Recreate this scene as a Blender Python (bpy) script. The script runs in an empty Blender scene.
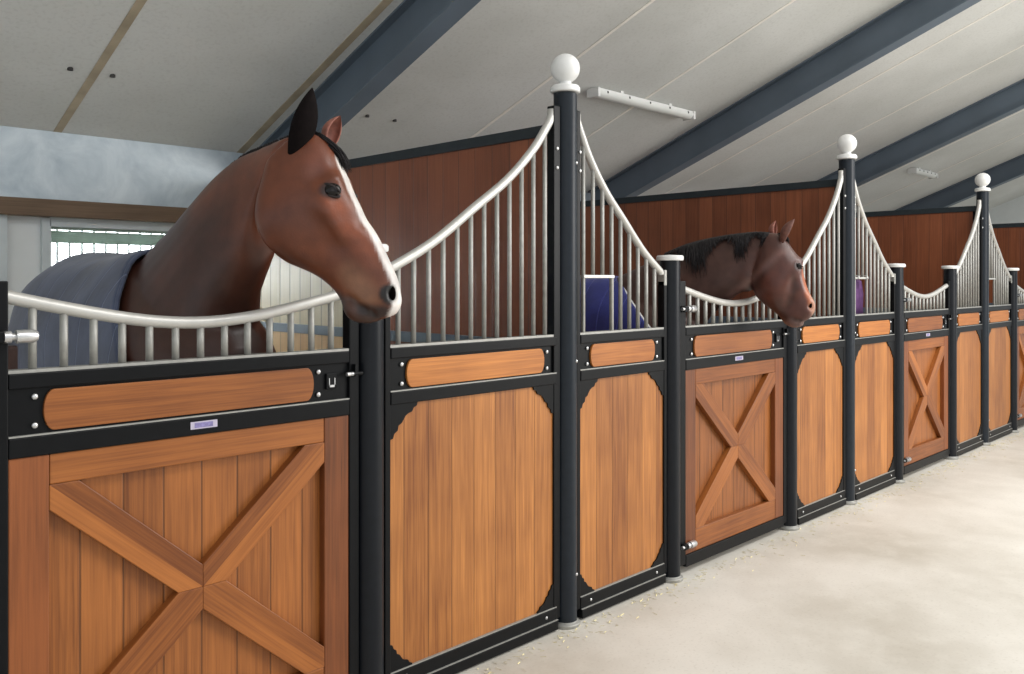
import bpy, bmesh, math, random
from mathutils import Vector, Matrix
import numpy as np
random.seed(7)
PI = math.pi
COL = bpy.context.scene.collection

# ------------------------------------------------------------------ helpers
def lin(c):
    return tuple(((v / 255) / 12.92 if v / 255 <= 0.04045 else ((v / 255 + 0.055) / 1.055) ** 2.4) for v in c) + (1.0,)

def new_mat(name):
    m = bpy.data.materials.new(name); m.use_nodes = True
    nt = m.node_tree
    b = nt.nodes['Principled BSDF']
    return m, nt, b

def N(nt, t, **kw):
    n = nt.nodes.new(t)
    for k, v in kw.items(): setattr(n, k, v)
    return n

def mathn(nt, op, a, b=None):
    n = N(nt, 'ShaderNodeMath', operation=op)
    for i, v in enumerate((a, b)):
        if v is None: continue
        if isinstance(v, (int, float)): n.inputs[i].default_value = v
        else: nt.links.new(v, n.inputs[i])
    return n.outputs[0]

def mixc(nt, fac, a, b, blend='MIX'):
    n = N(nt, 'ShaderNodeMix', data_type='RGBA', blend_type=blend)
    for sock, v in ((n.inputs[0], fac), (n.inputs[6], a), (n.inputs[7], b)):
        if isinstance(v, (int, float)): sock.default_value = v
        elif isinstance(v, tuple): sock.default_value = v
        else: nt.links.new(v, sock)
    return n.outputs[2]

def ramp(nt, fac, p0, p1):
    n = N(nt, 'ShaderNodeMapRange'); n.clamp = True
    nt.links.new(fac, n.inputs[0]); n.inputs[1].default_value = p0; n.inputs[2].default_value = p1
    return n.outputs[0]

def plain(name, col, rough=0.5, metal=0.0, noise=0.08, nscale=12, coat=0.0, bump=0.0, spec=0.5):
    m, nt, b = new_mat(name)
    tc = N(nt, 'ShaderNodeTexCoord'); nz = N(nt, 'ShaderNodeTexNoise')
    nz.inputs['Scale'].default_value = nscale; nz.inputs['Detail'].default_value = 5
    nt.links.new(tc.outputs['Object'], nz.inputs['Vector'])
    f = ramp(nt, nz.outputs[0], 0.3, 0.7)
    c = lin(col)
    lo = tuple(v * (1 - noise) for v in c[:3]) + (1,); hi = tuple(min(1, v * (1 + noise)) for v in c[:3]) + (1,)
    nt.links.new(mixc(nt, f, lo, hi), b.inputs['Base Color'])
    b.inputs['Roughness'].default_value = rough; b.inputs['Metallic'].default_value = metal
    b.inputs['Coat Weight'].default_value = coat; b.inputs['Specular IOR Level'].default_value = spec
    if bump:
        bp = N(nt, 'ShaderNodeBump'); bp.inputs['Strength'].default_value = bump; bp.inputs['Distance'].default_value = 0.01
        nt.links.new(nz.outputs[0], bp.inputs['Height']); nt.links.new(bp.outputs[0], b.inputs['Normal'])
    return m

def wood(name, dark, light, across='X', along='Z', plank=0.1, groove=0.05, rough=0.42, spec=0.4, vary=0.8):
    """varnished planks: grain stretched along one axis, a tone for each plank and a dark joint between planks"""
    m, nt, b = new_mat(name)
    tc = N(nt, 'ShaderNodeTexCoord'); sep = N(nt, 'ShaderNodeSeparateXYZ')
    nt.links.new(tc.outputs['Object'], sep.inputs[0])
    oi = N(nt, 'ShaderNodeObjectInfo')
    u = sep.outputs['XYZ'.index(across)]
    us = mathn(nt, 'ADD', mathn(nt, 'DIVIDE', u, plank), mathn(nt, 'MULTIPLY', oi.outputs['Random'], 13.37) if groove else 0.0)
    idx = mathn(nt, 'FLOOR', us); fr = mathn(nt, 'FRACT', us)
    wn = N(nt, 'ShaderNodeTexWhiteNoise', noise_dimensions='2D')
    cmb = N(nt, 'ShaderNodeCombineXYZ'); nt.links.new(idx, cmb.inputs[0]); nt.links.new(mathn(nt, 'MULTIPLY', oi.outputs['Random'], 91.0), cmb.inputs[1])
    nt.links.new(cmb.outputs[0], wn.inputs['Vector'])
    mp = N(nt, 'ShaderNodeMapping')
    sc = [30, 30, 30]; sc['XYZ'.index(across)] = 55; sc['XYZ'.index(along)] = 2.2
    mp.inputs['Scale'].default_value = sc
    vadd = N(nt, 'ShaderNodeVectorMath', operation='ADD')
    cm2 = N(nt, 'ShaderNodeCombineXYZ')
    for i in range(3): nt.links.new(mathn(nt, 'MULTIPLY', wn.outputs[0], 17.0 + 5 * i), cm2.inputs[i])
    nt.links.new(tc.outputs['Object'], vadd.inputs[0]); nt.links.new(cm2.outputs[0], vadd.inputs[1])
    nt.links.new(vadd.outputs[0], mp.inputs[0])
    nz = N(nt, 'ShaderNodeTexNoise'); nz.inputs['Scale'].default_value = 1.0; nz.inputs['Detail'].default_value = 6; nz.inputs['Roughness'].default_value = 0.6
    nz.inputs['Distortion'].default_value = 0.6
    nt.links.new(mp.outputs[0], nz.inputs['Vector'])
    nb = N(nt, 'ShaderNodeTexNoise'); nb.inputs['Scale'].default_value = 3.0; nb.inputs['Detail'].default_value = 2
    nt.links.new(vadd.outputs[0], nb.inputs['Vector'])
    mp2 = N(nt, 'ShaderNodeMapping'); s2 = [90, 90, 90]; s2['XYZ'.index(across)] = 170; s2['XYZ'.index(along)] = 3.0
    mp2.inputs['Scale'].default_value = s2; nt.links.new(vadd.outputs[0], mp2.inputs[0])
    nf = N(nt, 'ShaderNodeTexNoise'); nf.inputs['Scale'].default_value = 1.0; nf.inputs['Detail'].default_value = 3; nt.links.new(mp2.outputs[0], nf.inputs['Vector'])
    g = mathn(nt, 'ADD', mathn(nt, 'MULTIPLY', ramp(nt, nz.outputs[0], 0.3, 0.7), 0.75), mathn(nt, 'MULTIPLY', ramp(nt, nf.outputs[0], 0.3, 0.7), 0.55))
    f = mathn(nt, 'ADD', mathn(nt, 'MULTIPLY', g, 0.62), mathn(nt, 'MULTIPLY', mathn(nt, 'SUBTRACT', wn.outputs[0], 0.5), vary))
    f = mathn(nt, 'ADD', f, mathn(nt, 'MULTIPLY', mathn(nt, 'SUBTRACT', nb.outputs[0], 0.35), 0.7))
    f = ramp(nt, f, 0.0, 1.0)
    col = mixc(nt, f, lin(dark), lin(light))
    if groove:
        d = mathn(nt, 'ABSOLUTE', mathn(nt, 'SUBTRACT', fr, 0.5))
        gm = ramp(nt, d, 0.5 - groove, 0.5 - groove * 0.3)
        col = mixc(nt, mathn(nt, 'MULTIPLY', gm, 0.6), col, lin(tuple(v * 0.42 for v in dark)))
        bp = N(nt, 'ShaderNodeBump'); bp.inputs['Strength'].default_value = 0.35; bp.inputs['Distance'].default_value = 0.004
        bp.invert = True
        nt.links.new(gm, bp.inputs['Height']); nt.links.new(bp.outputs[0], b.inputs['Normal'])
    nt.links.new(col, b.inputs['Base Color'])
    b.inputs['Roughness'].default_value = rough
    b.inputs['Specular IOR Level'].default_value = spec
    return m

class MB:
    def __init__(s): s.bm = bmesh.new()
    def box(s, x0, x1, y0, y1, z0, z1):
        vs = [s.bm.verts.new((x, y, z)) for x in (x0, x1) for y in (y0, y1) for z in (z0, z1)]
        for f in ((0, 1, 3, 2), (4, 6, 7, 5), (0, 4, 5, 1), (2, 3, 7, 6), (0, 2, 6, 4), (1, 5, 7, 3)):
            s.bm.faces.new([vs[i] for i in f])
        return s
    def prism(s, pts, y0, y1):
        """polygon in x,z pushed from y0 to y1"""
        a = [s.bm.verts.new((x, y0, z)) for x, z in pts]; b = [s.bm.verts.new((x, y1, z)) for x, z in pts]
        n = len(pts)
        s.bm.faces.new(a); s.bm.faces.new(list(reversed(b)))
        for i in range(n): s.bm.faces.new((a[i], b[i], b[(i + 1) % n], a[(i + 1) % n]))
        return s
    def loft(s, rings, closed=True, caps=True):
        vr = [[s.bm.verts.new(p) for p in r] for r in rings]
        n = len(vr[0])
        for a, b in zip(vr, vr[1:]):
            for i in range(n if closed else n - 1):
                s.bm.faces.new((a[i], a[(i + 1) % n], b[(i + 1) % n], b[i]))
        if caps and closed:
            s.bm.faces.new(list(reversed(vr[0]))); s.bm.faces.new(vr[-1])
        return s
    def tube(s, pts, r, n=10):
        pts = [Vector(p) for p in pts]
        rs = r if isinstance(r, (list, tuple)) else [r] * len(pts)
        rings = []; up = None
        for i, p in enumerate(pts):
            t = (pts[min(i + 1, len(pts) - 1)] - pts[max(i - 1, 0)]).normalized()
            if up is None: up = t.orthogonal().normalized()
            up = (up - t * up.dot(t)).normalized(); w = t.cross(up)
            rings.append([p + (up * math.cos(2 * PI * k / n) + w * math.sin(2 * PI * k / n)) * rs[i] for k in range(n)])
        return s.loft(rings)
    def lathe(s, prof, c=(0, 0, 0), n=32, axis='Z'):
        rings = []
        for r, h in prof:
            ring = []
            for k in range(n):
                a = 2 * PI * k / n; x, y = r * math.cos(a), r * math.sin(a)
                p = {'Z': (x, y, h), 'Y': (x, -h, y), 'X': (h, x, y)}[axis]
                ring.append((p[0] + c[0], p[1] + c[1], p[2] + c[2]))
            rings.append(ring)
        return s.loft(rings)
    def ball(s, c, r, n=24, m=14, sq=(1, 1, 1)):
        pr = [(max(1e-4, r * math.sin(PI * k / m)), -r * math.cos(PI * k / m)) for k in range(m + 1)]
        rings = [[(c[0] + R * math.cos(2 * PI * k / n) * sq[0], c[1] + R * math.sin(2 * PI * k / n) * sq[1], c[2] + h * sq[2]) for k in range(n)] for R, h in pr]
        return s.loft(rings)
    def build(s, name, mat, parent=None, smooth=False, bevel=0.0, loc=(0, 0, 0)):
        bmesh.ops.recalc_face_normals(s.bm, faces=s.bm.faces)
        me = bpy.data.meshes.new(name); s.bm.to_mesh(me); s.bm.free()
        o = bpy.data.objects.new(name, me); COL.objects.link(o)
        if mat: me.materials.append(mat)
        if smooth:
            for p in me.polygons: p.use_smooth = True
            if smooth == 'auto': me.set_sharp_from_angle(angle=math.radians(40))
        if bevel:
            bv = o.modifiers.new('bevel', 'BEVEL'); bv.width = bevel; bv.segments = 2; bv.limit_method = 'ANGLE'; bv.harden_normals = False
        if parent: o.parent = parent
        o.location = loc
        return o

def tag(o, label=None, cat=None, group=None, kind=None):
    if label: o['label'] = label
    if cat: o['category'] = cat
    if group: o['group'] = group
    if kind: o['kind'] = kind
    return o

def thing(name, label, cat, loc=(0, 0, 0), group=None):
    o = bpy.data.objects.new(name, None); COL.objects.link(o); o.location = loc
    o.empty_display_size = 0.1
    return tag(o, label, cat, group)

def interp(tab, t):
    if t <= tab[0][0]: return tab[0][1]
    for (a, va), (b, vb) in zip(tab, tab[1:]):
        if t <= b: return va + (vb - va) * (t - a) / (b - a)
    return tab[-1][1]

def smooth_tab(tab, n=24):
    """Catmull-Rom through (t, v) pairs"""
    out = []
    for i in range(n + 1):
        t = tab[0][0] + (tab[-1][0] - tab[0][0]) * i / n
        k = max(j for j in range(len(tab) - 1) if tab[j][0] <= t + 1e-9)
        p1, p2 = tab[k], tab[k + 1]
        m1 = (p2[1] - tab[max(k - 1, 0)][1]) / (p2[0] - tab[max(k - 1, 0)][0])
        q = tab[min(k + 2, len(tab) - 1)]
        m2 = (q[1] - p1[1]) / (q[0] - p1[0])
        h = p2[0] - p1[0]; s = (t - p1[0]) / h
        out.append((t, (2*s**3-3*s*s+1)*p1[1] + (s**3-2*s*s+s)*h*m1 + (-2*s**3+3*s*s)*p2[1] + (s**3-s*s)*h*m2))
    return out

# ------------------------------------------------------------------ materials
M = {}
M['plank'] = wood('panel_planks', (118, 66, 28), (190, 125, 64), 'X', 'Z', 0.125, 0.02, vary=0.4)
M['plank_door'] = wood('door_planks', (106, 58, 24), (170, 104, 50), 'X', 'Z', 0.125, 0.035, vary=0.35)
M['rail_wood'] = wood('horizontal_wood', (110, 59, 24), (170, 103, 48), 'Z', 'X', 0.5, 0)
M['strip_wood'] = wood('strip_wood', (134, 74, 28), (198, 126, 58), 'Z', 'X', 0.5, 0, vary=0.4)
M['stile_wood'] = wood('vertical_wood', (88, 47, 22), (144, 82, 42), 'X', 'Z', 0.5, 0)
M['partition'] = wood('partition_boards', (106, 58, 37), (150, 88, 58), 'Y', 'Z', 0.13, 0.03, rough=0.4, vary=0.5)
M['pale'] = wood('window_glare_boards', (186, 172, 140), (206, 194, 164), 'Y', 'Z', 0.13, 0.06, rough=0.35)  # window light reflected on brown boards, put into the colour
M['glare_low'] = wood('window_glare_boards_low', (186, 150, 108), (210, 178, 136), 'Y', 'Z', 0.13, 0.05, rough=0.35)  # the same window glare coloured into the lower boards
M['old_beam'] = wood('weathered_beam', (84, 68, 54), (122, 100, 80), 'Z', 'X', 0.4, 0, rough=0.7)
M['black'] = plain('black_powder_coat', (13, 14, 16), 0.4, 0, 0.15, 30, spec=0.16)
M['post'] = plain('post_powder_coat', (20, 23, 28), 0.36, 0, 0.12, 30, spec=0.22)
M['tall'] = plain('slate_blue_powder_coat', (29, 35, 42), 0.36, 0, 0.12, 30, spec=0.25)
M['slate'] = plain('slate_channel', (44, 51, 55), 0.45, 0, 0.1, 20, spec=0.25)
M['galv'] = plain('galvanised_steel', (158, 157, 152), 0.5, 0.45, 0.12, 40)
M['satin'] = plain('satin_aluminium', (194, 192, 187), 0.42, 0.45, 0.05, 20)
M['white'] = plain('white_cap', (228, 228, 226), 0.4, 0.0, 0.03, 30)
M['steel'] = plain('bright_steel', (205, 205, 205), 0.3, 0.8, 0.1, 60)
M['beam'] = plain('blue_grey_beam_paint', (100, 112, 124), 0.5, 0, 0.08, 3, spec=0.3)
M['lamp'] = plain('lamp_diffuser', (226, 228, 224), 0.35, 0, 0.03, 8)
M['dark'] = plain('dark_grey', (52, 50, 48), 0.7, 0, 0.1, 20)
M['label'] = plain('lilac_label', (128, 120, 166), 0.35, 0, 0.25, 90)
M['label_white'] = plain('label_white', (186, 178, 196), 0.35, 0, 0.05, 50)
M['jointtan'] = plain('tan_joint_strip', (176, 162, 138), 0.7, 0, 0.2, 6)
M['jointpale'] = plain('pale_joint_strip', (240, 236, 228), 0.6, 0, 0.08, 6)
M['wallwhite'] = plain('white_wall_paint', (222, 226, 226), 0.7, 0, 0.05, 3)
M['winframe'] = plain('window_frame_paint', (196, 204, 206), 0.45, 0, 0.05, 8)
M['winbar'] = plain('window_bar_paint', (206, 210, 210), 0.5, 0, 0.04, 8)
M['blind'] = plain('green_grey_blind', (150, 166, 156), 0.7, 0, 0.1, 20)
M['purple'] = plain('purple_rug_fabric', (92, 56, 104), 0.85, 0, 0.25, 25, bump=0.4)
M['straw'] = plain('straw', (240, 224, 166), 0.7, 0, 0.2, 20)
M['hoof'] = plain('hoof', (44, 38, 34), 0.5, 0, 0.2, 30)
M['hair'] = plain('black_hair', (24, 20, 22), 0.5, 0, 0.35, 60, spec=0.25)
M['eye'] = plain('eye', (14, 9, 8), 0.12, 0, 0.2, 60, spec=0.35)

def concrete():
    m, nt, b = new_mat('pale_concrete')
    tc = N(nt, 'ShaderNodeTexCoord')
    def nz(s, d, r=0.55):
        n = N(nt, 'ShaderNodeTexNoise'); n.inputs['Scale'].default_value = s; n.inputs['Detail'].default_value = d; n.inputs['Roughness'].default_value = r
        nt.links.new(tc.outputs['Object'], n.inputs['Vector']); return n.outputs[0]
    big, mid, fine = nz(0.9, 4), nz(5, 6, 0.65), nz(60, 3)
    c = mixc(nt, ramp(nt, big, 0.35, 0.65), lin((186, 180, 168)), lin((214, 210, 201)))
    c = mixc(nt, mathn(nt, 'MULTIPLY', ramp(nt, mid, 0.45, 0.75), 0.35), c, lin((226, 223, 214)))
    c = mixc(nt, mathn(nt, 'MULTIPLY', ramp(nt, fine, 0.55, 0.75), 0.3), c, lin((160, 153, 138)))
    nt.links.new(c, b.inputs['Base Color'])
    b.inputs['Roughness'].default_value = 0.62
    bp = N(nt, 'ShaderNodeBump'); bp.inputs['Strength'].default_value = 0.12; bp.inputs['Distance'].default_value = 0.01
    nt.links.new(mid, bp.inputs['Height']); nt.links.new(bp.outputs[0], b.inputs['Normal'])
    return m
M['floor'] = concrete()

def ceiling_mat():
    m, nt, b = new_mat('ceiling_board')
    tc = N(nt, 'ShaderNodeTexCoord')
    n = N(nt, 'ShaderNodeTexNoise'); n.inputs['Scale'].default_value = 1.1; n.inputs['Detail'].default_value = 5
    nt.links.new(tc.outputs['Object'], n.inputs['Vector'])
    n2 = N(nt, 'ShaderNodeTexNoise'); n2.inputs['Scale'].default_value = 45; n2.inputs['Detail'].default_value = 2
    nt.links.new(tc.outputs['Object'], n2.inputs['Vector'])
    c = mixc(nt, ramp(nt, n.outputs[0], 0.35, 0.65), lin((206, 207, 203)), lin((220, 221, 218)))
    c = mixc(nt, mathn(nt, 'MULTIPLY', ramp(nt, n2.outputs[0], 0.5, 0.75), 0.15), c, lin((138, 134, 124)))
    nt.links.new(c, b.inputs['Base Color']); b.inputs['Roughness'].default_value = 0.75
    return m
M['ceiling'] = ceiling_mat()

def foil_mat():
    m, nt, b = new_mat('brushed_foil_facing')
    tc = N(nt, 'ShaderNodeTexCoord')
    n = N(nt, 'ShaderNodeTexNoise'); n.inputs['Scale'].default_value = 3.5; n.inputs['Detail'].default_value = 7; n.inputs['Roughness'].default_value = 0.65; n.inputs['Distortion'].default_value = 0.5
    nt.links.new(tc.outputs['Object'], n.inputs['Vector'])
    c = mixc(nt, ramp(nt, n.outputs[0], 0.35, 0.7), lin((176, 190, 200)), lin((214, 224, 230)))
    nt.links.new(c, b.inputs['Base Color']); b.inputs['Metallic'].default_value = 0.15; b.inputs['Roughness'].default_value = 0.45
    return m
M['foil'] = foil_mat()

def glass_mat():
    m, nt, b = new_mat('window_glass')
    b.inputs['Base Color'].default_value = (0.95, 0.98, 0.98, 1); b.inputs['Roughness'].default_value = 0.02
    b.inputs['Transmission Weight'].default_value = 1.0; b.inputs['IOR'].default_value = 1.05
    return m
M['glass'] = glass_mat()

def quilt(name, dark, light):
    m, nt, b = new_mat(name)
    tc = N(nt, 'ShaderNodeTexCoord')
    n = N(nt, 'ShaderNodeTexNoise'); n.inputs['Scale'].default_value = 5; n.inputs['Detail'].default_value = 6
    nt.links.new(tc.outputs['Object'], n.inputs['Vector'])
    sep = N(nt, 'ShaderNodeSeparateXYZ'); nt.links.new(tc.outputs['Object'], sep.inputs[0])
    q = mathn(nt, 'ABSOLUTE', mathn(nt, 'SUBTRACT', mathn(nt, 'FRACT', mathn(nt, 'DIVIDE', sep.outputs[1], 0.16)), 0.5))
    line = ramp(nt, q, 0.47, 0.5)
    c = mixc(nt, ramp(nt, n.outputs[0], 0.3, 0.7), lin(dark), lin(light))
    c = mixc(nt, mathn(nt, 'MULTIPLY', line, 0.4), c, lin(tuple(min(255, v * 1.5) for v in light)))
    nt.links.new(c, b.inputs['Base Color']); b.inputs['Roughness'].default_value = 0.6
    b.inputs['Sheen Weight'].default_value = 0.2
    bp = N(nt, 'ShaderNodeBump'); bp.inputs['Strength'].default_value = 0.5; bp.inputs['Distance'].default_value = 0.015
    nt.links.new(mathn(nt, 'SUBTRACT', n.outputs[0], mathn(nt, 'MULTIPLY', line, 0.6)), bp.inputs['Height']); nt.links.new(bp.outputs[0], b.inputs['Normal'])
    return m
M['navy'] = quilt('slate_navy_rug', (46, 54, 76), (74, 84, 110))
M['royal'] = quilt('royal_blue_rug', (24, 30, 96), (44, 54, 140))

def coat_mat():
    m, nt, b = new_mat('horse_coat')
    at = N(nt, 'ShaderNodeAttribute', attribute_name='Col')
    tc = N(nt, 'ShaderNodeTexCoord')
    n = N(nt, 'ShaderNodeTexNoise'); n.inputs['Scale'].default_value = 14; n.inputs['Detail'].default_value = 6
    nt.links.new(tc.outputs['Object'], n.inputs['Vector'])
    mul = mixc(nt, ramp(nt, n.outputs[0], 0.3, 0.7), (0.68, 0.66, 0.66, 1), (1.06, 1.03, 1.0, 1))
    nt.links.new(mixc(nt, 1.0, at.outputs['Color'], mul, 'MULTIPLY'), b.inputs['Base Color'])
    b.inputs['Roughness'].default_value = 0.36; b.inputs['Specular IOR Level'].default_value = 0.42
    n2 = N(nt, 'ShaderNodeTexNoise'); n2.inputs['Scale'].default_value = 160; n2.inputs['Detail'].default_value = 2
    nt.links.new(tc.outputs['Object'], n2.inputs['Vector'])
    bp = N(nt, 'ShaderNodeBump'); bp.inputs['Strength'].default_value = 0.12; bp.inputs['Distance'].default_value = 0.004
    nt.links.new(n2.outputs[0], bp.inputs['Height']); nt.links.new(bp.outputs[0], b.inputs['Normal'])
    return m
M['coat'] = coat_mat()

# ------------------------------------------------------------------ camera, light
sc = bpy.context.scene
cam = bpy.data.cameras.new('camera'); cam_o = bpy.data.objects.new('camera', cam); COL.objects.link(cam_o)
cam.sensor_width = 36; cam.lens = 850 / 1024 * 36
cam.shift_y = -(337 - 281) / 1024
cam_o.location = (0, -2.63, 1.6); cam_o.rotation_euler = (PI / 2, 0, -PI / 4)
cam.clip_start = 0.05
sc.camera = cam_o
sc.view_settings.view_transform = 'Standard'
sc.view_settings.exposure = 0.0

w = bpy.data.worlds.new('world'); sc.world = w; w.use_nodes = True
bg = w.node_tree.nodes['Background']; bg.inputs[0].default_value = (0.93, 0.97, 1.0, 1); bg.inputs[1].default_value = 0.85

def area(name, loc, target, sx, sy, power, col=(1, 1, 1)):
    l = bpy.data.lights.new(name, 'AREA'); l.shape = 'RECTANGLE'; l.size = sx; l.size_y = sy; l.energy = power; l.color = col
    o = bpy.data.objects.new(name, l); COL.objects.link(o); o.location = loc
    o.rotation_euler = (Vector(target) - Vector(loc)).to_track_quat('-Z', 'Y').to_euler()
    return o
area('ridge_daylight', (8.5, -4.2, 6.2), (8.0, -0.8, 0.4), 13, 2.0, 560, (1.0, 0.98, 0.95))
area('doorway_daylight', (-1.5, -6.0, 2.6), (3.5, 0, 1.2), 4, 3.5, 25, (1.0, 0.98, 0.95))
area('added_key_light', (8.5, -5.5, 2.8), (1.7, -0.2, 1.5), 3.0, 3.0, 270, (1.0, 0.97, 0.93))  # unseen key light, added to give the horses more modelling
area('window_daylight', (2.3, 4.3, 1.9), (2.3, 2.5, 1.3), 1.2, 0.9, 60, (0.95, 0.98, 1.0))

# ------------------------------------------------------------------ setting
G = -0.034             # floor level while building; the whole scene is lifted at the end so that the floor lies at zero
BACK, EAVE, SLOPE, END = 3.5, 2.56, 0.39, 18.0
def zc(y): return EAVE + SLOPE * (BACK - y)
tag(MB().box(-6, END + 0.2, -9, BACK + 0.2, G - 0.1, G).build('floor', M['floor']), 'pale beige concrete stable floor', None, None, 'structure')
b = MB(); yr = -2.2
b.loft([[(x, BACK + 0.2, zc(BACK + 0.2)), (x, yr, zc(yr)), (x, yr, zc(yr) + 0.1), (x, BACK + 0.2, zc(BACK + 0.2) + 0.1)] for x in (-4, END + 0.2)])
ceil = tag(b.build('ceiling', M['ceiling']), 'sloping grey board ceiling', None, None, 'structure')
# window opening x 1.80..2.82, z 1.30..1.97
WX0, WX1, WZ0, WZ1 = 1.80, 2.84, 1.25, 1.97
b = MB()
b.box(-4, WX0, BACK, BACK + 0.15, G, EAVE); b.box(WX1, END + 0.2, BACK, BACK + 0.15, G, EAVE)
b.box(WX0, WX1, BACK, BACK + 0.15, G, WZ0); b.box(WX0, WX1, BACK, BACK + 0.15, WZ1, EAVE)
tag(b.build('wall_back', M['wallwhite']), 'white painted back wall behind the stalls', None, None, 'structure')
b = MB(); b.loft([[(x, BACK + 0.2, G), (x, yr, G), (x, yr, zc(yr)), (x, BACK + 0.2, zc(BACK + 0.2))] for x in (END, END + 0.2)])
tag(b.build('wall_end', M['wallwhite']), 'pale gable wall at the far end of the barn', None, None, 'structure')
tag(MB().box(-4, END, BACK - 0.06, BACK, 2.13, EAVE + 0.02).build('trim_1', M['foil']), 'brushed metal facing above the window wall', None, None, 'structure')
tag(MB().box(-4, END, BACK - 0.12, BACK, 2.02, 2.13).build('trim_2', M['old_beam'], bevel=0.006), 'weathered wooden wall plate under the metal facing', None, None, 'structure')
tag(MB().box(1.44, 1.55, BACK - 0.05, BACK, G, 2.02).build('trim_3', M['winframe']), 'grey upright batten on the back wall', None, None, 'structure')

def ceil_strip(i, x, wd, mat, y0=BACK - 0.06, y1=yr, depth=0.004):
    b = MB()
    b.loft([[(xx, y0, zc(y0) + 0.002), (xx, y1, zc(y1) + 0.002), (xx, y1, zc(y1) - depth), (xx, y0, zc(y0) - depth)] for xx in (x - wd / 2, x + wd / 2)])
    tag(b.build('trim_%d' % i, mat), 'joint strip between the ceiling boards', None, None, 'structure')
ti = 4
for x, wd, mt in ((0.62, 0.05, 'jointtan'), (1.84, 0.05, 'jointtan'), (3.13, 0.06, 'jointtan'), (4.93, 0.03, 'jointpale'), (6.13, 0.03, 'jointpale'),
                  (8.5, 0.03, 'jointpale'), (9.8, 0.03, 'jointpale'), (12.2, 0.03, 'jointpale'), (13.4, 0.03, 'jointpale'), (16.2, 0.03, 'jointpale')):
    ceil_strip(ti, x, wd, M[mt]); ti += 1
for x, y in ((1.70, 2.75), (1.94, 2.75), (3.80, 2.73), (4.06, 2.73)):
    MB().lathe([(0.001, zc(y) - 0.012), (0.016, zc(y) - 0.012), (0.016, zc(y) + 0.01), (0.001, zc(y) + 0.01)], (x, y, 0), 16).build('fastener_cap', M['dark'], ceil)

win = bpy.data.objects.new('window_1', None); COL.objects.link(win); win.location = (0, BACK, 0); tag(win, 'barred window in the back wall', None, None, 'structure')
b = MB(); f = 0.045
for (x0, x1, z0, z1) in ((WX0 - f, WX0 + 0.012, WZ0 - f, WZ1 + f), (WX1 - 0.012, WX1 + f, WZ0 - f, WZ1 + f), (WX0, WX1, WZ1 - 0.012, WZ1 + f + 0.03), (WX0, WX1, WZ0 - f, WZ0 + 0.012)):
    b.box(x0, x1, -0.035, 0.10, z0, z1)
b.build('window_frame', M['winframe'], win, bevel=0.004)
MB().box(WX0, WX1, 0.085, 0.09, WZ0, WZ1).build('window_glass', M['glass'], win)
for k in range(13):
    x = WX0 + 0.07 + k * 0.078
    MB().tube([(x, 0.045, WZ0), (x, 0.045, WZ1)], 0.0085, 8).build('window_bar', M['winbar'], win, True)
b = MB(); b.box(WX0 + 0.012, WX1 - 0.012, -0.012, 0.012, WZ1 - 0.03, WZ1 - 0.008)
for k in range(6): b.loft([[(xx, -0.004 + yy, WZ1 - 0.042 - 0.0135 * k + zz) for yy, zz in ((-0.004, -0.007), (0.004, 0.007), (0.006, 0.006), (-0.002, -0.008))] for xx in (WX0 + 0.014, WX1 - 0.014)])
b.build('blind', M['blind'], win)

# steel rafters
rl = ['steel roof beam rising behind the near horse, leftmost of the beams', 'longest steel roof beam in view, just right of the near tube light',
      'steel roof beam emerging from behind the second ball-topped post', 'farthest steel roof beam, emerging behind the third ball-topped post']
for x, lb in zip((3.30, 7.31, 10.98, 14.7), rl):
    t = thing('roof_beam', lb, 'beam', (x, BACK - 0.08, zc(BACK - 0.08)), 'steel roof beams')
    def sl(x0, x1, d0, d1):
        m = MB(); L0, L1 = 0.0, -(BACK - 0.08 - yr)
        m.loft([[(xx, yy, -SLOPE * yy - dd) for yy, dd in ((L0, d0), (L1, d0), (L1, d1), (L0, d1))] for xx in (x0, x1)])
        return m
    sl(-0.012, 0.012, 0.012, 0.285).build('web', M['beam'], t)
    sl(-0.075, 0.075, 0.0, 0.014).build('flange', M['beam'], t)
    sl(-0.075, 0.075, 0.285, 0.30).build('flange', M['beam'], t)

# tube lights under the ceiling
for x0, x1, y, lb in ((5.42, 6.85, 1.85, 'long white tube light on the ceiling right of the nearest ball-topped post'), (12.45, 13.3, 1.85, 'small far white tube light on the ceiling left of the third ball-topped post')):
    t = thing('tube_light', lb, 'light', (x0, y, zc(y)), 'tube lights on the ceiling')
    L = x1 - x0
    b = MB(); b.prism([(0, -0.012), (L, -0.012), (L, -0.035), (0, -0.035)], -0.05, 0.05); b.build('housing', M['white'], t, bevel=0.004)
    b = MB(); b.loft([[(xx, 0.06 * math.cos(a), -0.035 + 0.05 * math.sin(a)) for a in [PI + PI * k / 10 for k in range(11)]] for xx in (0.015, L - 0.015)]); b.build('diffuser', M['lamp'], t, smooth='auto')
    for s in (-0.004, L - 0.026): MB().box(s, s + 0.03, -0.064, 0.064, -0.09, -0.012).build('end_cap', M['white'], t, bevel=0.006)
    for k in range(5):
        xx = 0.12 + k * (L - 0.24) / 4
        MB().box(xx, xx + 0.012, -0.064, -0.056, -0.046, -0.030).build('clip', M['dark'], t)
    for k in (0.25, 0.75):
        MB().box(L * k - 0.02, L * k + 0.02, -0.03, 0.03, -0.014, 0.035).build('mounting_bracket', M['white'], t)

# ------------------------------------------------------------------ stall fronts
YC = 0.055            # depth of the front's middle line
TALL = [3.044, 6.175, 9.345, 12.50]
SHORT = [0.560, 1.912, 3.911, 5.270, 7.105, 8.395, 10.335, 11.64]
R = 0.056

def bolt(x, y, z, parent, r=0.0075):
    MB().ball((x, y, z), r, 12, 8, (1, 0.6, 1)).build('bolt', M['steel'], parent, True)

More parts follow.
